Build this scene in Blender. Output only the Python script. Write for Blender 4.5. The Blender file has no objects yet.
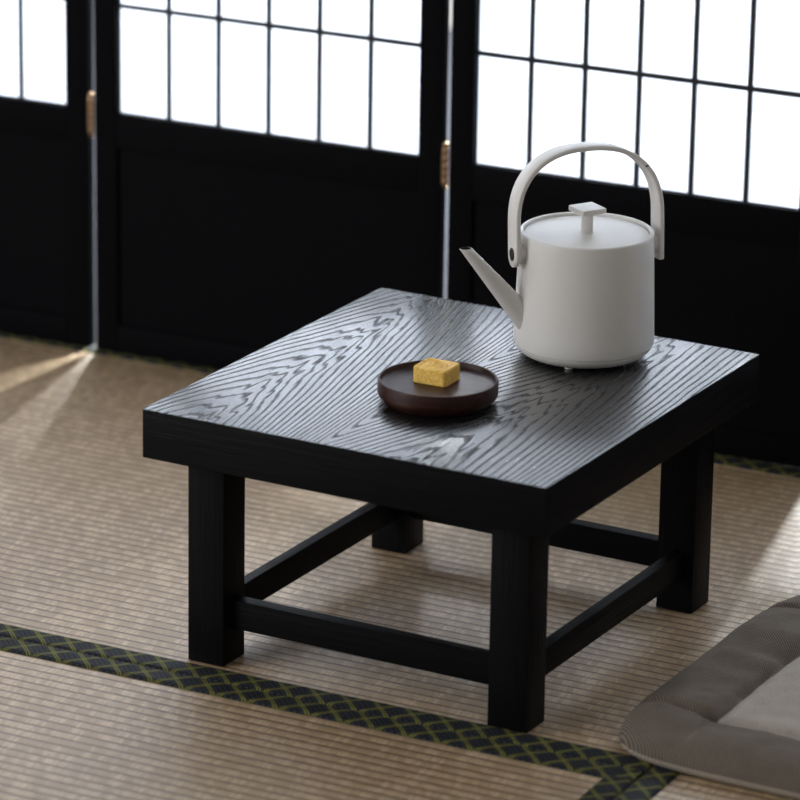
import bpy, bmesh, math, random
from mathutils import Vector, Matrix, noise
random.seed(7)
C = bpy.context.scene.collection
SC = bpy.context.scene

# ------------------------------------------------------------------ camera, light, exposure
YAW, PITCH, ROLL = 0.4999, 0.3222, 0.0164
F = Vector((-math.sin(YAW)*math.cos(PITCH), math.cos(YAW)*math.cos(PITCH), -math.sin(PITCH)))
R = Vector((math.cos(YAW), math.sin(YAW), 0)); U = R.cross(F)
R2 = math.cos(ROLL)*R + math.sin(ROLL)*U; U2 = -math.sin(ROLL)*R + math.cos(ROLL)*U
cd = bpy.data.cameras.new('camera'); cam = bpy.data.objects.new('camera', cd); C.objects.link(cam)
M = Matrix((R2, U2, -F)).transposed().to_4x4(); M.translation = Vector((2.0309, -3.2222, 1.5353))
cam.matrix_world = M
cd.sensor_width = 36; cd.lens = 36*4331.7/800; cd.clip_start = .1; cd.clip_end = 50
cd.dof.use_dof = True; cd.dof.focus_distance = 4.15; cd.dof.aperture_fstop = 5.4
SC.camera = cam

w = bpy.data.worlds.new('world'); SC.world = w; w.use_nodes = True
bg = w.node_tree.nodes['Background']; bg.inputs[0].default_value = (1.0, .97, .93, 1); bg.inputs[1].default_value = .29

ROOM = math.radians(2.0)            # the mats are turned this much against the table
WALL = math.radians(2.9)            # the folding screen against the table
def room(x, y, z=0.0):
    c, s = math.cos(ROOM), math.sin(ROOM); return Vector((c*x-s*y, s*x+c*y, z))
SO = room(-.5360, .805)              # foot of the screen at the first visible joint
def scr(x, y=0.0, z=0.0):           # screen coordinates: x along it, y behind it
    c, s = math.cos(WALL), math.sin(WALL); return Vector((SO.x+c*x-s*y, SO.y+s*x+c*y, z))

def area(name, loc, target, sx, sy, power, col):
    l = bpy.data.lights.new(name, 'AREA'); l.shape = 'RECTANGLE'; l.size = sx; l.size_y = sy; l.energy = power; l.color = col
    o = bpy.data.objects.new(name, l); C.objects.link(o); o.location = loc
    o.rotation_euler = (Vector(target)-Vector(loc)).to_track_quat('-Z', 'Y').to_euler(); return o
# daylight coming through the window behind the screen
area('window_daylight', scr(.55, 1.66, .98), scr(.55, .35, .0), 3.4, 1.0, 24, (.90, .95, 1.0))
l_ = area('gap_fill_behind_screen', scr(.2, .72, 1.50), scr(.2, .72, 0), 3.2, .5, 14, (.92, .96, 1.0)); l_.data.spread = math.radians(110)  # added overhead lamp that brightens the floor seen through the gaps
# daylight on the left, from the open side of the room
area('left_daylight', (-1.7, -1.7, 1.0), (.10, .10, .15), 1.8, 1.2, 42, (.97, .98, 1.0))
# three small lamps added by that window to draw the streaks through the screen's gaps
for gx, gw, gp in ((.30, .36, 260), (.55, .16, 90), (-.40, .30, 120)):
    area('streak_lamp', scr(gx, 1.58, 1.40), scr(gx*.5, 0, .1), gw, .22, gp, (.93, .97, 1.0))
SC.view_settings.view_transform = 'Standard'; SC.view_settings.look = 'None'
SC.view_settings.exposure = 0.0; SC.view_settings.gamma = 1.0

# ------------------------------------------------------------------ node helpers
class N:
    """value expression in a node tree"""
    def __init__(s, nt, sock): s.nt, s.s = nt, sock
    def _m(s, op, *a):
        n = s.nt.nodes.new('ShaderNodeMath'); n.operation = op
        for i, v in enumerate((s,)+a):
            if isinstance(v, N): s.nt.links.new(v.s, n.inputs[i])
            else: n.inputs[i].default_value = v
        return N(s.nt, n.outputs[0])
    def __add__(s, o): return s._m('ADD', o)
    __radd__ = __add__
    def __sub__(s, o): return s._m('SUBTRACT', o)
    def __mul__(s, o): return s._m('MULTIPLY', o)
    __rmul__ = __mul__
    def __truediv__(s, o): return s._m('DIVIDE', o)
    def frac(s): return s._m('FRACT')
    def sqrt(s): return s._m('SQRT')
    def abs(s): return s._m('ABSOLUTE')
    def pow(s, e): return s._m('POWER', e)
    def min(s, o): return s._m('MINIMUM', o)
    def max(s, o): return s._m('MAXIMUM', o)
    def smin(s, o, k): return s._m('SMOOTH_MIN', o, k)
    def lt(s, o): return s._m('LESS_THAN', o)
    def floor(s): return s._m('FLOOR')
    def sin(s): return s._m('SINE')
    def ss(s, a, b):           # smoothstep
        n = s.nt.nodes.new('ShaderNodeMapRange'); n.interpolation_type = 'SMOOTHSTEP'
        s.nt.links.new(s.s, n.inputs['Value']); n.inputs['From Min'].default_value = a; n.inputs['From Max'].default_value = b
        return N(s.nt, n.outputs[0])
class Mat:
    def __init__(s, name, col=(.5,.5,.5), rough=.5, metal=0, spec=.5):
        s.m = bpy.data.materials.new(name); s.m.use_nodes = True; s.nt = s.m.node_tree
        s.b = s.nt.nodes['Principled BSDF']
        s.b.inputs['Base Color'].default_value = (*col, 1); s.b.inputs['Roughness'].default_value = rough
        s.b.inputs['Metallic'].default_value = metal; s.b.inputs['Specular IOR Level'].default_value = spec
    def xyz(s):
        t = s.nt.nodes.new('ShaderNodeTexCoord'); sp = s.nt.nodes.new('ShaderNodeSeparateXYZ')
        s.nt.links.new(t.outputs['Object'], sp.inputs[0]); return [N(s.nt, sp.outputs[i]) for i in range(3)]
    def vec(s, x, y, z):
        c = s.nt.nodes.new('ShaderNodeCombineXYZ')
        for i, v in enumerate((x, y, z)):
            if isinstance(v, N): s.nt.links.new(v.s, c.inputs[i])
            else: c.inputs[i].default_value = v
        return c.outputs[0]
    def noise(s, x, y, z, scale=1, detail=2, rough=.5):
        n = s.nt.nodes.new('ShaderNodeTexNoise'); n.inputs['Scale'].default_value = scale
        n.inputs['Detail'].default_value = detail; n.inputs['Roughness'].default_value = rough
        s.nt.links.new(s.vec(x, y, z), n.inputs['Vector']); return N(s.nt, n.outputs[0])
    def mix(s, f, a, b):
        n = s.nt.nodes.new('ShaderNodeMix'); n.data_type = 'RGBA'
        for i, v in ((0, f), (6, a), (7, b)):
            if isinstance(v, N): s.nt.links.new(v.s, n.inputs[i])
            elif hasattr(v, 'is_linked') or hasattr(v, 'links'): s.nt.links.new(v, n.inputs[i])
            else: n.inputs[i].default_value = v if i == 0 else (*v, 1)
        return n.outputs[2]
    def set(s, name, v):
        s.nt.links.new(v.s if isinstance(v, N) else v, s.b.inputs[name])
    def bump(s, h, dist=.001, strength=1.0):
        n = s.nt.nodes.new('ShaderNodeBump'); n.inputs['Distance'].default_value = dist; n.inputs['Strength'].default_value = strength
        s.nt.links.new(h.s, n.inputs['Height']); s.nt.links.new(n.outputs[0], s.b.inputs['Normal'])

# ------------------------------------------------------------------ materials
def ash(name, along='y', top=False):
    """black open-pored ash; grain runs along one object axis"""
    m = Mat(name, (.0035, .0036, .0042), .34, 0, .5)
    x, y, z = m.xyz()
    if top:
        wob = (m.noise(x, y*.35, 0, 26, 2)-.5)
        fine = (m.noise(x, y*.6, 3, 75, 2)-.5)
        wob2 = (m.noise(x*1.5, y*.25, 7, 75, 1)-.5)
        u = x + fine*.0012; v = y + wob*.012
        # first cathedral: crests on the line x = .062, a soft left flank and a steep right one
        d1 = u - .062
        dl = (d1*-1.0).max(0.0); dr = (((d1.max(0.0))*(d1.max(0.0))+.000004).sqrt()-.002)
        near = ((u-.062).abs()).ss(.040, .006)
        w1 = dr.ss(.04, .14)*(-.5)+1.0
        r1 = (v*w1 + dl*dl*40.0 + dr*3.5 + dr*dr*18.0)*30.0 + wob2*near*2.2
        # second, looser cathedral around x = .29
        d2 = ((u - .285 - v*.10)*(u - .285 - v*.10)+.00008).sqrt()
        r2 = (v*.75 + d2*2.3 + d2*d2*14.0)*30.0 + 11.0 + wob2*(d2.ss(.05, .01))*2.6
        rr = r1.smin(r2, 3.0) + (m.noise(x, y*.22, 9, 9, 2)-.5)*1.5 + (m.noise(x*1.0, y*.30, 4, 34, 1)-.5)*.55
        fr = rr.frac()
        line = fr.ss(.49, .74)*(fr.ss(.80, .95)*(-1.0)+1.0)
        pores = m.noise(x*1.0, y*.10, 1, 900, 2, .6)
        pore = pores.ss(.38, .62)
        fineline = m.noise(x, y*.03, 5, 420, 2).ss(.5, .75)*.22
        h = (line*(pore*.65+.35)*(-1.0)) - fineline + 1.0
        m.bump(h, .0009, .7)
        gr = line*(pore*.5+.5)
        m.set('Roughness', gr*.35+.27); m.set('Specular IOR Level', (gr*-.55)+.70); m.set('Coat Weight', (gr*-.60)+.60); m.b.inputs['Coat Roughness'].default_value = .21; m.b.inputs['Coat IOR'].default_value = 1.6
    else:
        a, b, c = (x, y, z) if along == 'y' else ((y, x, z) if along == 'x' else (x, z, y))
        n = m.noise(a+c*.6, b*.05, c, 190, 3, .6)
        k = m.noise(a, b*.12, c, 30, 2)
        h = n.ss(.42, .6)*.7 + k*.6
        m.bump(h, .0004, .5)
        m.set('Roughness', n*.15+.40)
        m.b.inputs['Specular IOR Level'].default_value = .07
    return m.m
M_TOP = ash('black_ash_top', top=True); M_X = ash('black_ash_x', 'x'); M_Y = ash('black_ash_y', 'y'); M_Z = ash('black_ash_z', 'z')

def tatami():
    m = Mat('rush_tatami', (.4, .3, .2), .5)
    x, y, z = m.xyz()
    P = .01425
    fr = (y/P).frac()
    d = (fr-.5).abs()*2.0                         # 0 mid rib, 1 in the weft groove
    groove = d.ss(.64, .92)
    fib = m.noise(x*1.0, y*.06, 0, 950, 2, .6)*.6+m.noise(x, y*.12, 4, 260, 1)*.4
    rib_id = (y/P).floor()
    patch = m.noise(x*1.0+y*.3, rib_id*.37, 2, 70, 2)
    big = m.noise(x, y, 0, 5, 3)
    c = m.mix(fib.ss(.3, .7), (.31, .215, .125), (.66, .500, .330))
    c = m.mix(patch.ss(.42, .58)*.9, c, (.36, .255, .150))
    c = m.mix(big.ss(.45, .7)*.35, c, (.40, .285, .165))
    c = m.mix(groove*(m.noise(x, y, 1, 300, 1).ss(.1, .5)), c, (.13, .070, .038))
    m.set('Base Color', c)
    m.set('Roughness', fib*.12+.38)
    m.b.inputs['Specular IOR Level'].default_value = .85
    m.bump(fib*.8+patch*.7, .0006, .5)
    return m.m
M_TAT = tatami()

def heri():
    m = Mat('brocade_border', (.01, .01, .02), .7, 0, .18)
    x, y, z = m.xyz()
    P = .0333
    wv = (m.noise(x, y, 0, 60, 1)-.5)*.0015
    a = ((x+y+wv)/P); b = ((x-y+wv)/P)
    def ln(v):
        f = (v.frac()-.5).abs()
        l1 = (f-.042).abs().ss(.024, .012)
        l2 = (f-.100).abs().ss(.014, .006)*.45
        return l1.max(l2)
    g = ln(a).max(ln(b))
    def dot(v): return ((v*5.0).frac()-.5).abs()
    dd = (dot(a).max(dot(b))).ss(.30, .16)
    mid = ((a+.5).frac()-.5).abs().max(((b+.5).frac()-.5).abs())
    dd = dd*mid.ss(.40, .30)*.35
    th = m.noise(x, y, 0, 1500, 1).ss(.3, .7)
    c = m.mix(th*.6, (.004, .006, .014), (.014, .017, .028))
    c = m.mix(dd, c, (.12, .125, .085))
    c = m.mix(g*(th*.4+.6), c, (.30, .29, .055))
    m.set('Base Color', c); m.bump(g+dd+th*.5, .0004, .7)
    return m.m
M_HERI = heri()

def lacquer():
    m = Mat('black_lacquered_wood', (.0040, .0040, .0050), .5, 0, .02)
    x, y, z = m.xyz(); m.bump(m.noise(x, y, z*.08, 260, 2), .0003, .4); return m.m
M_LAC = lacquer()
def lattice_mat():
    m = Mat('dark_lattice_wood', (.012, .013, .016), .5, 0, .3); return m.m
M_LAT = lattice_mat()
def paper():
    m = bpy.data.materials.new('washi_paper'); m.use_nodes = True; nt = m.node_tree
    nt.nodes.clear(); o = nt.nodes.new('ShaderNodeOutputMaterial')
    t = nt.nodes.new('ShaderNodeBsdfTranslucent'); d = nt.nodes.new('ShaderNodeBsdfDiffuse'); mx = nt.nodes.new('ShaderNodeMixShader')
    tc = nt.nodes.new('ShaderNodeTexCoord'); n = nt.nodes.new('ShaderNodeTexNoise'); n.inputs['Scale'].default_value = 60; n.inputs['Detail'].default_value = 5
    r = nt.nodes.new('ShaderNodeMapRange'); r.inputs['To Min'].default_value = .88; r.inputs['To Max'].default_value = 1.0
    cc = nt.nodes.new('ShaderNodeMix'); cc.data_type = 'RGBA'; cc.blend_type = 'MULTIPLY'; cc.inputs[0].default_value = 1
    nt.links.new(tc.outputs['Object'], n.inputs['Vector']); nt.links.new(n.outputs[0], r.inputs['Value'])
    nt.links.new(r.outputs[0], cc.inputs[6]); cc.inputs[7].default_value = (.70, .72, .76, 1)
    nt.links.new(cc.outputs[2], t.inputs[0]); d.inputs[0].default_value = (.8, .82, .85, 1)
    mx.inputs[0].default_value = .6; nt.links.new(d.outputs[0], mx.inputs[1]); nt.links.new(t.outputs[0], mx.inputs[2])
    nt.links.new(mx.outputs[0], o.inputs[0]); return m
M_PAPER = paper()
def brass():
    m = Mat('aged_brass', (.30, .19, .10), .35, 1); x, y, z = m.xyz()
    m.set('Roughness', m.noise(x, y, z, 300, 2)*.3+.2); return m.m
M_BRASS = brass()
def enamel():
    m = Mat('white_powder_coat', (.72, .70, .67), .42, 0, .4)
    x, y, z = m.xyz()
    n = m.noise(x, y, z, 700, 2); m.bump(n, .0002, .35)
    sp = m.noise(x, y, z, 120, 0).ss(.90, .915)
    m.set('Base Color', m.mix(sp, (.72, .70, .67), (.10, .08, .07)))
    return m.m
M_EN = enamel()
M_DARK = Mat('dark_bronze', (.045, .028, .02), .4, .6).m
M_RUB = Mat('grey_rubber', (.16, .16, .16), .7).m
def walnut():
    m = Mat('dark_walnut', (.05, .02, .015), .36, 0, .25)
    x, y, z = m.xyz()
    n = m.noise(x*.12, y, z*2.0, 150, 3, .6)
    k = m.noise(x*.2, y, z*2.5, 38, 2)
    c = m.mix(n.ss(.35, .7), (.018, .0055, .004), (.050, .016, .011))
    c = m.mix(k.ss(.45, .7)*.6, c, (.030, .011, .008))
    m.set('Base Color', c); m.set('Roughness', n*.2+.30); m.bump(n, .0003, .4); return m.m
M_WAL = walnut()
def cakem():
    m = Mat('mung_bean_paste', (.72, .45, .12), .55, 0, .35)
    x, y, z = m.xyz()
    n = m.noise(x, y, z, 420, 3, .65)
    m.set('Base Color', m.mix(n.ss(.3, .75), (.78, .44, .060), (.97, .70, .21)))
    m.b.inputs['Subsurface Weight'].default_value = .25; m.b.inputs['Subsurface Radius'].default_value = (.004, .0025, .001)
    m.b.inputs['Subsurface Scale'].default_value = 1.0
    m.bump(n, .0006, .5); return m.m
M_CAKE = cakem()
def cloth(name, c1, c2, scale=.0015):
    m = Mat(name, c1, .85, 0, .2); x, y, z = m.xyz()
    a = ((x+y)/scale); t = (a*math.pi*2*.5).sin()*.5+.5
    u = ((x-y)/scale*math.pi).sin()*.5+.5
    n = m.noise(x, y, z, 900, 2); big = m.noise(x, y, z, 30, 3)
    k = (t*.5+u*.2+n*.6)
    c = m.mix(k.ss(.35, .95), c1, c2); m.set('Base Color', m.mix(big.ss(.4, .7)*.25, c, c1))
    m.bump(k+n*.6, .0006, .6); m.b.inputs['Sheen Weight'].default_value = 0
    return m.m
M_CB = cloth('taupe_cloth', (.075, .058, .044), (.205, .172, .142))
M_CL = cloth('oatmeal_cloth', (.26, .225, .19), (.52, .47, .42))
M_CU = cloth('beige_cloth', (.25, .21, .17), (.40, .35, .29))
def plaster():
    m = Mat('grey_plaster', (.5, .49, .46), .9, 0, .2); x, y, z = m.xyz()
    m.bump(m.noise(x, y, z, 80, 4), .002, .3); return m.m
M_PLA = plaster()
M_SUB = Mat('straw_core', (.24, .18, .10), .9).m
def boards():
    m = Mat('floor_boards', (.10, .07, .045), .5); x, y, z = m.xyz()
    f = ((y/.12).frac()-.5).abs().ss(.485, .497); n = m.noise(x*.05, y, z, 60, 3)
    m.set('Base Color', m.mix(f, m.mix(n, (.16, .11, .07), (.08, .055, .035)), (.02, .015, .01))); return m.m
M_BOARD = boards()

# ------------------------------------------------------------------ mesh helpers
def obj(name, bm, mat, parent=None, loc=None, rot=None, sharp=35, smooth=True):
    me = bpy.data.meshes.new(name); bmesh.ops.recalc_face_normals(bm, faces=bm.faces[:]) ; bm.to_mesh(me); bm.free()
    if smooth:
        me.polygons.foreach_set('use_smooth', [True]*len(me.polygons)); me.set_sharp_from_angle(angle=math.radians(sharp))
    o = bpy.data.objects.new(name, me); C.objects.link(o)
    for mm in (mat if isinstance(mat, (list, tuple)) else [mat]): me.materials.append(mm)
    if loc is not None: o.location = loc
    if rot is not None: o.rotation_euler = rot
    if parent is not None: o.parent = parent
    return o
def thing(name, label, cat, loc=(0,0,0), rotz=0, group=None):
    o = bpy.data.objects.new(name, None); C.objects.link(o); o.empty_display_size = .05
    o.location = loc; o.rotation_euler = (0, 0, rotz); o['label'] = label; o['category'] = cat
    if group: o['group'] = group
    return o
def box(bm, x0, x1, y0, y1, z0, z1, bev=0, seg=2):
    b = bmesh.new(); bmesh.ops.create_cube(b, size=1)
    for v in b.verts: v.co = Vector(((x0+x1)/2+v.co.x*(x1-x0), (y0+y1)/2+v.co.y*(y1-y0), (z0+z1)/2+v.co.z*(z1-z0)))
    if bev: bmesh.ops.bevel(b, geom=b.edges[:], offset=bev, segments=seg, profile=.6, affect='EDGES')
    me = bpy.data.meshes.new('t'); b.to_mesh(me); b.free(); bm.from_mesh(me); bpy.data.meshes.remove(me)
    return bm
def nbox(*a, **k): return box(bmesh.new(), *a, **k)
def lathe(bm, prof, seg=96, cx=0, cy=0, close=False):
    rings = []
    for r, z in prof:
        if r < 1e-6: rings.append([bm.verts.new((cx, cy, z))])
        else: rings.append([bm.verts.new((cx+r*math.cos(2*math.pi*i/seg), cy+r*math.sin(2*math.pi*i/seg), z)) for i in range(seg)])
    for A, B in zip(rings, rings[1:]):
        for i in range(seg):
            j = (i+1) % seg
            if len(A) == 1 and len(B) > 1: bm.faces.new((A[0], B[j], B[i]))
            elif len(B) == 1 and len(A) > 1: bm.faces.new((A[i], A[j], B[0]))
            elif len(A) > 1: bm.faces.new((A[i], A[j], B[j], B[i]))
    return bm
def loft(bm, rings, cap0=True, cap1=True):
    vs = [[bm.verts.new(p) for p in r] for r in rings]; n = len(vs[0])
    for A, B in zip(vs, vs[1:]):
        for i in range(n): bm.faces.new((A[i], A[(i+1) % n], B[(i+1) % n], B[i]))
    if cap0: bm.faces.new(vs[0][::-1])
    if cap1: bm.faces.new(vs[-1])
    return bm

# ------------------------------------------------------------------ floor and back wall
WIN_Y = 1.70
def struct(o): o['kind'] = 'structure'; return o
bm = nbox(-3.4, 3.6, -2.6, 2.75, -.10, -.0555)
struct(obj('floor', bm, M_BOARD, rot=(0, 0, ROOM)))
# wall with a wide window behind the screen
bm = bmesh.new()
box(bm, -2.4, 3.2, WIN_Y, WIN_Y+.12, -.0555, .42); box(bm, -2.4, 3.2, WIN_Y, WIN_Y+.12, 1.54, 2.5)
box(bm, -2.4, -1.25, WIN_Y, WIN_Y+.12, .42, 1.54); box(bm, 2.35, 3.2, WIN_Y, WIN_Y+.12, .42, 1.54)
struct(obj('wall_back', bm, M_PLA, loc=scr(0), rot=(0, 0, WALL)))
bm = bmesh.new()
box(bm, -1.25, 2.35, WIN_Y-.02, WIN_Y+.05, .42, .46, .003); box(bm, -1.25, 2.35, WIN_Y-.02, WIN_Y+.05, 1.50, 1.54, .003)
for x in (-1.25, -.07, 1.11, 2.31): box(bm, x, x+.04, WIN_Y-.02, WIN_Y+.05, .46, 1.50, .003)
wn = struct(obj('window_1', bm, M_LAC, loc=scr(0), rot=(0, 0, WALL)))

# ------------------------------------------------------------------ tatami mats
P = .01425
def mat_surface(name, x0, x1, y0, y1, label, borders):
    """x0.. in mat coordinates (room axes); borders: list of (side)"""
    cx, cy = (x0+x1)/2, (y0+y1)/2
    t = thing(name, label, 'tatami mat', room(x0, y0, 0), ROOM, None)
    bm = bmesh.new(); W, D = x1-x0, y1-y0
    # ribbed rush face: rounded ribs along x
    n0 = math.ceil(y0/P); prof = []
    k = 10; ny = int(D/P*k)
    for i in range(ny+1):
        y = D*i/ny; fr = ((y+OFFY(y0))/P) % 1.0
        prof.append((y, -.0009*abs(2*fr-1)**2.4))
    xs = [0, W]
    va = [[bm.verts.new((x, y, z)) for x in xs] for y, z in prof]
    for a, b in zip(va, va[1:]): bm.faces.new((a[0], a[1], b[1], b[0]))
    o = obj('rush_cover', bm, M_TAT, t, sharp=60)
    # material reads object y: shift its origin to keep ribs and grooves together
    o.location = (0, -OFFY(y0), 0)
    for v in o.data.vertices: v.co.y += OFFY(y0)
    obj('core', nbox(.002, W-.002, .002, D-.002, -.055, -.0015), M_SUB, t)
    HW = .0281
    for s in borders:
        L = W if s in 'tb' else D
        bmh = bmesh.new(); nL = int(L/.006); nT = 10; th = .0028
        rows = []
        for i in range(nL+1):
            u = L*i/nL; r = []
            e = .0006*noise.noise(Vector((u*38, y0*7+x0, 3)))
            for j in range(nT+1):
                a = j/nT; v = -HW/2+HW*a
                edge = min(a, 1-a)*HW
                z = th*min(1, math.sqrt(max(0, 1-(1-min(edge/.0045, 1))**2))) + .0005*noise.noise(Vector((u*30, v*60, x0)))*min(1, edge/.004)
                r.append(bmh.verts.new((u, v + e*(1 if a > .5 else .3), z)))
            rows.append(r)
        for A, B in zip(rows, rows[1:]):
            for j in range(nT): bmh.faces.new((A[j], B[j], B[j+1], A[j+1]))
        if s == 'b': l, rz = (0, HW/2, 0), 0
        if s == 't': l, rz = (0, D-HW/2, 0), 0
        if s == 'l': l, rz = (HW/2, 0, 0), math.pi/2
        if s == 'r': l, rz = (W-HW/2, 0, 0), math.pi/2
        obj('cloth_border', bmh, M_HERI, t, loc=l, rot=(0, 0, rz), sharp=70)
    return t
def OFFY(y0): return .0035
SEAM = -.0090; SX = .5215; BACK = .8230
mat_surface('tatami_mat', -1.5, SX-.0006, SEAM, BACK-.0005, 'woven rush tatami mat under the black table, between its green brocade borders', 'tb')
mat_surface('tatami_mat', -1.5, SX-.0006, -.83, SEAM-.0008, 'woven rush tatami mat in the foreground left of the cloth cushion corner', 'tr')
mat_surface('tatami_mat', SX, 1.35, -.83, .80, 'woven rush tatami mat lying under the grey cloth cushion at the right', 'l')
# added corridor boards, level with the mats, coloured dark to dim the gaps
def corridor():
    m = Mat('gap_dimming_boards', (.035, .037, .042), .85, 0, .05); x, y, z = m.xyz()
    f = ((y/.11).frac()-.5).abs().ss(.482, .497); n = m.noise(x*.06, y, z, 70, 3)
    m.set('Base Color', m.mix(f, m.mix(n, (.030, .032, .036), (.018, .019, .022)), (.006, .006, .007))); return m.m
struct(obj('floor', nbox(-1.5, 1.9, BACK, 2.44, -.055, -.0005), corridor(), rot=(0, 0, ROOM)))

# ------------------------------------------------------------------ folding screen
screen = thing('folding_screen', 'black lacquered folding screen with white paper lattice windows standing behind the table', 'folding screen', scr(0), WALL)
PW, PITCHX, HT, OZ = .4355, .445, 1.56, .286
def panel(x0):
    D = .015
    f = bmesh.new(); st = .0285
    box(f, 0, st, 0, D, .003, HT, .0012); box(f, PW-st, PW, 0, D, .003, HT, .0012)
    box(f, st, PW-st, 0, D, OZ-.040, OZ, .001); box(f, st, PW-st, 0, D, HT-.042, HT, .001); box(f, st, PW-st, 0, D, .003, .035, .001)
    fr = obj('screen_panel', f, M_LAC, screen, loc=(x0, 0, 0))
    obj('lower_board', nbox(st-.002, PW-st+.002, .0045, .011, .033, OZ-.038), M_LAC, fr)
    l = bmesh.new(); bw = .0056; cell = (PW-2*st)/6
    for i in range(1, 6): box(l, st+cell*i-bw/2, st+cell*i+bw/2, .0070, .0113, OZ-.001, HT-.041, .0006, 1)
    z = OZ+.1235
    while z < HT-.06:
        box(l, st-.001, PW-st+.001, .0073, .0110, z-bw/2, z+bw/2, .0006, 1); z += .1235
    obj('lattice', l, M_LAT, fr)
    obj('paper', nbox(st-.003, PW-st+.003, .0116, .0120, OZ-.003, HT-.039), M_PAPER, fr, smooth=False)
    return fr
def hinge(fr, z0):
    g = (PITCHX-PW)/2; cx = PW+g
    b = bmesh.new()
    z = z0
    for k in range(5):
        lathe(b, [(0, z), (.0027, z), (.0031, z+.0008), (.0031, z+.0072), (.0027, z+.008), (0, z+.008)], 20, cx, .0015); z += .0085
    lathe(b, [(0, z-.001)]+[(.0038*math.sin(math.pi*i/10), z+.003-.0038*math.cos(math.pi*i/10)) for i in range(1, 10)]+[(0, z+.0068)], 20, cx, .0015)
    lathe(b, [(0, z0-.004), (.0026, z0-.003), (.003, z0-.001), (0, z0)], 20, cx, .0015)
    box(b, cx-g-.0002, cx-g+.0006, .001, .013, z0+.001, z0+.041, .0002, 1)
    box(b, cx+g-.0006, cx+g+.0002, .001, .013, z0+.001, z0+.041, .0002, 1)
    return b
for k in range(-3, 4):
    x0 = PITCHX*k + (PITCHX-PW)/2
    fr = panel(x0)
    if k < 3:
        b = hinge(fr, .258); o = obj('hinge', b, M_BRASS, fr)

# ------------------------------------------------------------------ low table
S, L, H, T = .42, .4537, .2536, .0480
table = thing('low_table', 'low square black ash table with open grain standing on the tatami', 'table', (0, 0, 0), 0)
bm = nbox(-.0010, S, 0, L, H-T, H, .0016, 2)
# rounded vertical corners: slightly eased only
obj('tabletop', bm, [M_TOP], table, sharp=50)
me = table.children[0].data
me.materials.append(M_X); me.materials.append(M_Y)
for p in me.polygons:
    if p.normal.z > .6: p.material_index = 0
    elif abs(p.normal.x) > abs(p.normal.y): p.material_index = 2
    else: p.material_index = 1
ix, a = .0303, .0392
ys = (ix-.0003, L-ix+.0003-a)
for x in (ix, S-ix-a):
    for y in ys: obj('leg', nbox(0, a, 0, a, 0, H-T, .0014), M_Z, table, loc=(x, y, 0))
st = .015; za, zb = .0355, .0645
for y in (ys[0]+a/2-st/2, ys[1]+a/2-st/2):
    obj('stretcher', nbox(-(S-2*ix-2*a)/2-.0005, (S-2*ix-2*a)/2+.0005, 0, st, 0, zb-za, .0018, 3), M_X, table, loc=(S/2, y, za))
st = .0125; zb = .0630; za = .0345
for x in (ix+a/2-.004, S-ix-a/2-.004):
    obj('stretcher', nbox(0, st, -(L-2*ix-2*a)/2-.0005, (L-2*ix-2*a)/2+.0005, 0, zb-za, .0018, 3), M_Y, table, loc=(x, L/2, za))

# ------------------------------------------------------------------ kettle
TH = math.radians(21.6); ca = .457
Rk = Vector((math.cos(ca), math.sin(ca), 0)); Fk = Vector((math.sin(ca), -math.cos(ca), 0))
sp = -Rk*math.cos(TH)+Fk*math.sin(TH); KA = math.atan2(sp.y, sp.x)
kettle = thing('kettle', 'white cylindrical kettle with arched strap handle standing on the black table', 'kettle', (.2722, .3661, H+.0002), KA)
RB, RT, ZT = .0682, .0646, .1240
body = [(0, .0018), (.052, .0018), (.0585, .0028), (.0620, .0048), (.0648, .0076), (.0664, .0102), (.0667, .0114), (.0652, .0118), (.0652, .0126), (.0676, .0132), (RB, .0165)]
for i in range(1, 13):
    t = i/12; body.append((RB+(RT-RB)*t, .0165+(ZT-.0025-.0165)*t))
body += [(RT-.0004, ZT-.0008), (RT-.0014, ZT), (RT-.0030, ZT), (RT-.0038, ZT-.0006), (RT-.0040, ZT-.0015), (RT-.0040, ZT-.012), (0, ZT-.012)]
obj('body', lathe(bmesh.new(), body, 128), M_EN, kettle, sharp=40)
zl = ZT-.0028; RL = RT-.0047
lid = obj('lid', lathe(bmesh.new(), [(0, zl-.006), (RL, zl-.006), (RL, zl-.0012), (RL-.0005, zl-.0003), (RL-.0012, zl), (.03, zl+.0002), (0, zl+.0003)], 128), M_EN, kettle, sharp=40)
kb = bmesh.new()
lathe(kb, [(0, zl), (.0068, zl), (.0062, zl+.0006), (.0058, zl+.002), (.0057, zl+.021), (0, zl+.021)], 40)
box(kb, -.0133, .0133, -.0133, .0133, zl+.0205, zl+.0258, .0011, 3)
bmesh.ops.rotate(kb, verts=[v for v in kb.verts], cent=(0, 0, 0), matrix=Matrix.Rotation(math.radians(-31)-KA, 3, 'Z'))
knob = obj('knob', kb, M_EN, lid)
# spout
b = bmesh.new(); n = 40; rings = []; M_BORE = Mat('darkened_steel_bore', (.03, .03, .035), .45, .3).m  # bore coloured dark so the open spout mouth looks shaded
def spring(t, k=1.0, dz=0):
    r = []
    for i in range(n):
        ph = 2*math.pi*i/n
        c, s = math.cos(ph), math.sin(ph)
        root = Vector((.0580, .0100*s, .0352+.0192*c))
        tip = Vector((.1232-.0060*c, .0052*s, .1150+.0004*c))
        p = root.lerp(tip, t); r.append(p)
    if k != 1.0:
        m = sum(r, Vector())/n; r = [m+(p-m)*k for p in r]
    return r
for i in range(0, 15): rings.append(spring(i/14))
rings.append([p+Vector((0, 0, .0004)) for p in spring(1, .93)])
rings.append([p+Vector((0, 0, -.0006)) for p in spring(1, .86)]); rings.append(spring(.95, .78)); rings.append(spring(.75, .75))
loft(b, rings)
b.faces.ensure_lookup_table()
for i_, f_ in enumerate(b.faces):
    if i_ >= 40*15: f_.material_index = 1
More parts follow.
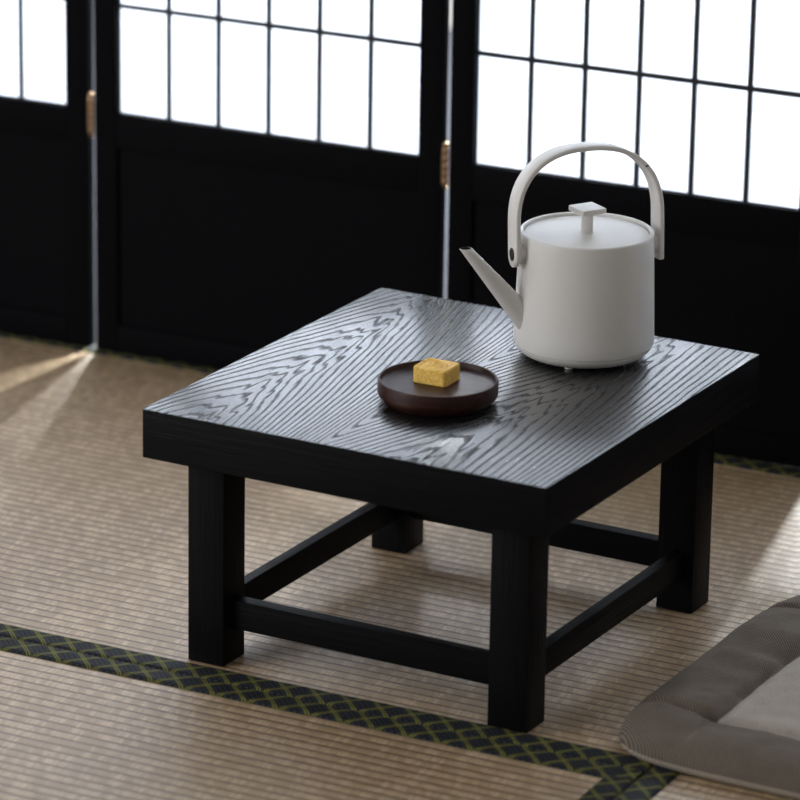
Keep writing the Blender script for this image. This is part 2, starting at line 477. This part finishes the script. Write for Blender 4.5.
b.faces[-1].material_index = 1; b.faces[-2].material_index = 0
obj('spout', b, [M_EN, M_BORE], kettle, sharp=50)
b = bmesh.new(); lathe(b, [(0, .0), (.001, 0)], 8); b.free()
# handle: flat strap bent over the kettle
hb = bmesh.new(); HWd, ht = .0121, .0048; U0 = .0736; PZ = .104
path = []
zlow, z0 = .1050, .1344; RISE = .0702
for i in range(9): path.append((U0, zlow+(z0-zlow)*i/9))
nn = 56
for i in range(nn+1):
    th = math.pi*i/nn; e = 2/2.37
    cx = math.copysign(abs(math.cos(th))**e, math.cos(th)); sx = abs(math.sin(th))**e
    path.append((U0*cx, z0+RISE*sx))
for i in range(8, -1, -1): path.append((-U0, zlow+(z0-zlow)*i/9))
pts = [Vector((u, 0, z)) for u, z in path]
# resample evenly
acc = [0]
for p, q in zip(pts, pts[1:]): acc.append(acc[-1]+(q-p).length)
NS = 110; res = []
j = 0
for i in range(NS+1):
    d = acc[-1]*i/NS
    while j < len(acc)-2 and acc[j+1] < d: j += 1
    res.append(pts[j].lerp(pts[j+1], (d-acc[j])/max(1e-9, acc[j+1]-acc[j])))
def ring(p, nrm, hw):
    r = []; t2 = ht/2; bv = .0009; hw = max(hw, .0012)
    for (yy, oo) in ((-hw, -t2+bv), (-hw+bv, -t2), (hw-bv, -t2), (hw, -t2+bv), (hw, t2-bv), (hw-bv, t2), (-hw+bv, t2), (-hw, t2-bv)):
        r.append(p+Vector((0, yy, 0))+nrm*oo)
    return r
rings = []
def endcap(p, down, first):
    out = []
    for i in range(8):
        ph = (i+.4)/8*math.pi/2
        out.append(ring(p+down*(HWd*math.cos(ph)), nrm0 if first else nrm1, HWd*math.sin(ph)))
    return out
tang = lambda i: (res[min(i+1, NS)]-res[max(i-1, 0)]).normalized()
nrm0 = Vector((1, 0, 0)); nrm1 = Vector((-1, 0, 0))
rings += endcap(res[0], Vector((0, 0, -1)), True)
for i, p in enumerate(res):
    t = tang(i); nr = Vector((t.z, 0, -t.x)); rings.append(ring(p, nr, HWd))
# the far foot ends square, so its cap is short
rings.append(ring(res[-1]+Vector((0, 0, -.006)), nrm1, HWd)); rings.append(ring(res[-1]+Vector((0, 0, -.0131)), nrm1, HWd)); rings.append(ring(res[-1]+Vector((0, 0, -.0144)), nrm1, HWd-.0013))
rings = [[p-Vector((0, 0, PZ)) for p in rr_] for rr_ in rings]
loft(hb, rings); handle = obj('handle', hb, M_EN, kettle, loc=(0, 0, PZ), rot=(math.radians(4.8), 0, 0), sharp=50)
def xcyl(bm, x0, x1, r, y, z, seg=32, r1=None):
    ra = [(x0, y+r*math.cos(2*math.pi*i/seg), z+r*math.sin(2*math.pi*i/seg)) for i in range(seg)]
    r1 = r1 or r
    rb = [(x1, y+r1*math.cos(2*math.pi*i/seg), z+r1*math.sin(2*math.pi*i/seg)) for i in range(seg)]
    return loft(bm, [[Vector(p) for p in ra], [Vector(p) for p in rb]])
zh = zlow+.0005-PZ
b = bmesh.new(); xcyl(b, U0+.0010, U0+ht/2+.0003, .0063, 0, zh); xcyl(b, U0+ht/2, U0+ht/2+.0006, .0046, 0, zh, r1=.0038); obj('screw', b, M_DARK, handle)
b = bmesh.new(); xcyl(b, .0640, U0-.0015, .0085, 0, zh+PZ); obj('mount', b, M_EN, kettle)
b = bmesh.new(); xcyl(b, -U0+.0015, -.0640, .0085, 0, zh+PZ); obj('mount', b, M_EN, kettle)
for k in range(3):
    an = 2*math.pi*k/3 + math.atan2(Fk.y, Fk.x) - math.radians(15) - KA
    obj('foot', lathe(bmesh.new(), [(0, 0), (.0038, 0), (.0042, .0004), (.0042, .004), (0, .004)], 24), M_EN, kettle, loc=(.0520*math.cos(an), .0520*math.sin(an), 0))

# ------------------------------------------------------------------ dish and cake
DX, DY = .2215, .1640
prof = [(0, .0), (.0480, .0), (.0490, .0003), (.0498, .0008), (.0528, .0034), (.0553, .0060), (.0563, .0080), (.0566, .0100), (.0566, .0210), (.0562, .0219), (.0553, .0223), (.0544, .0221), (.0539, .0215), (.0535, .0195), (.0530, .0178), (.0518, .0167), (.0500, .0163), (.03, .0160), (0, .0160)]
dish = obj('serving_dish', lathe(bmesh.new(), prof, 128), M_WAL, loc=(DX, DY, H), rot=(0, 0, .3))
dish['label'] = 'small round dark walnut dish on the table, holding the yellow cake'; dish['category'] = 'dish'
# cake: square with pressed relief
def cake():
    hw, hh, n = .0160, .0158, 96
    bm = bmesh.new()
    def top(x, y):
        ax, ay = abs(x), abs(y); m = max(ax, ay)
        h = 0
        if .0112 < m < .0126: h -= .0011
        # pressed motif: petals around a centre
        if m < .0112:
            r = math.hypot(x, y); an = math.atan2(y, x)
            h += .0008*math.cos(an*4+r*520) * min(1, r/.003) * (1 if r < .0095 else .6)
            h += .0003*math.cos(r*1500)
            h -= .00045
        return h
    g = []
    for i in range(n+1):
        row = []
        for j in range(n+1):
            a, c = -1+2*i/n, -1+2*j/n
            x, y = a*hw, c*hw
            # rounded corners in plan
            rc = .0040; dx, dy = abs(x)-(hw-rc), abs(y)-(hw-rc)
            if dx > 0 and dy > 0:
                l = math.hypot(dx, dy); m = max(dx, dy)
                x = math.copysign(hw-rc+dx*m/l, x); y = math.copysign(hw-rc+dy*m/l, y)
                d = rc-m
            else: d = min(hw-abs(x), hw-abs(y))
            e = .0022
            z = hh - (e-math.sqrt(max(0, e*e-(e-min(d, e))**2))) + top(x, y)
            row.append(bm.verts.new((x, y, z)))
        g.append(row)
    for i in range(n):
        for j in range(n): bm.faces.new((g[i][j], g[i+1][j], g[i+1][j+1], g[i][j+1]))
    loop = [g[i][0] for i in range(n)]+[g[n][j] for j in range(n)]+[g[i][n] for i in range(n, 0, -1)]+[g[0][j] for j in range(n, 0, -1)]
    prev = loop
    for z, k in ((.013, 1.0), (.009, 1.004), (.0035, 1.0), (.0015, 1.012), (.0006, 1.018), (0, 1.0)):
        cur = []
        for v in loop:
            w_ = 1+.003*noise.noise(Vector((v.co.x*300, v.co.y*300, z*200)))
            cur.append(bm.verts.new((v.co.x*k*w_, v.co.y*k*w_, z)))
        for i in range(len(loop)):
            j = (i+1) % len(loop); bm.faces.new((prev[i], prev[j], cur[j], cur[i]))
        prev = cur
    bm.faces.new(prev); return bm
cb = cake()
for v in cb.verts: v.co.x *= 1.10
ck = obj('mooncake', cb, M_CAKE, loc=(.2143, .1745, H+.0160), rot=(0, 0, .02), sharp=60)
ck['label'] = 'small square yellow cake with pressed pattern on top, on the walnut dish'; ck['category'] = 'cake'

# ------------------------------------------------------------------ cushion
HW = .226
cush = thing('floor_cushion', 'taupe bordered floor cushion with pale centre, on the tatami at right', 'cushion', (.4625+HW, .0165+HW, 0), 0)
INX = HW-.088; INY = HW-.073
def outline(a, b):
    k = max(abs(a), abs(b), 1e-6)/max(1e-6, (abs(a)**7+abs(b)**7)**(1/7)); f_ = min(1, max(0, (max(abs(a), abs(b))-.68)/.26)); f_ = f_*f_*(3-2*f_); k = 1+(k-1)*f_; x, y = HW*a*k, HW*b*k
    return x, y
INX = HW-.088; INY = HW-.073
def cz(x, y, a, b):
    d = HW*(1-max(abs(a), abs(b)))
    e = .036
    h = .0105+.0235*math.sqrt(max(0, 1-(1-min(d, e)/e)**2))
    q = max(abs(a)*HW-INX, abs(b)*HW-INY)
    s = math.exp(-(q/.0085)**2)*.0085            # seam between border and centre
    h -= s
    if q < 0: h -= .0015
    # end seams of the side borders
    ax = abs(x)
    if ax > INX-.004:
        yy = abs(y)-INY+ .012*max(0, (ax-INX)/.083)
        h -= .0075*math.exp(-(yy/.0050)**2)*min(1, d/.02)
    # soft wrinkles across the side borders
    v = Vector((x*7, y*30, 1.3)); wr = noise.noise(v)*.0075 if ax > INX else noise.noise(Vector((x*18, y*12, 4)))*.0022
    h += wr*min(1, d/.03); h += .0011*noise.noise(Vector((x*60, y*60, 0)))*min(1, d/.02)
    return h
NG = 190
def grid_piece(sel):
    bm = bmesh.new(); vs = {}
    prm = [math.sin((-1+2*i/NG)*math.pi/2)*.45+(-1+2*i/NG)*.55 for i in range(NG+1)]
    def snap(lst, val):
        l = list(lst)
        for s_ in (-1, 1):
            k = min(range(len(l)), key=lambda q_: abs(l[q_]-s_*val)); l[k] = s_*val
        return l
    pa, pb = snap(prm, INX/HW), snap(prm, INY/HW)
    def V(i, j):
        if (i, j) not in vs:
            a, b = pa[i], pb[j]; x, y = outline(a, b); vs[(i, j)] = bm.verts.new((x, y, cz(x, y, a, b)))
        return vs[(i, j)]
    for i in range(NG):
        for j in range(NG):
            if sel(max(abs(pa[i]+pa[i+1])/2*HW-INX, abs(pb[j]+pb[j+1])/2*HW-INY)): bm.faces.new((V(i, j), V(i+1, j), V(i+1, j+1), V(i, j+1)))
    return bm
obj('border', grid_piece(lambda m: m >= 0), M_CB, cush, sharp=80)
obj('centre_panel', grid_piece(lambda m: m < 0), M_CL, cush, sharp=80)['label'] = 'pale oatmeal centre panel'
bm = bmesh.new(); rings = []
per = []
for k in range(4):
    for i in range(60):
        t = -1+2*i/60; per.append([(t, -1), (1, t), (-t, 1), (-1, -t)][k])
for s, z in ((.90, 0), (.968, .0006), (.986, .0035), (.994, .0065), (.995, .0090), (.990, .0108), (.96, .0115)):
    rings.append([Vector((*[c*s for c in outline(a, b)], z)) for a, b in per])
loft(bm, rings); obj('underside', bm, M_CU, cush, sharp=80)['label'] = 'beige cloth underside edge'
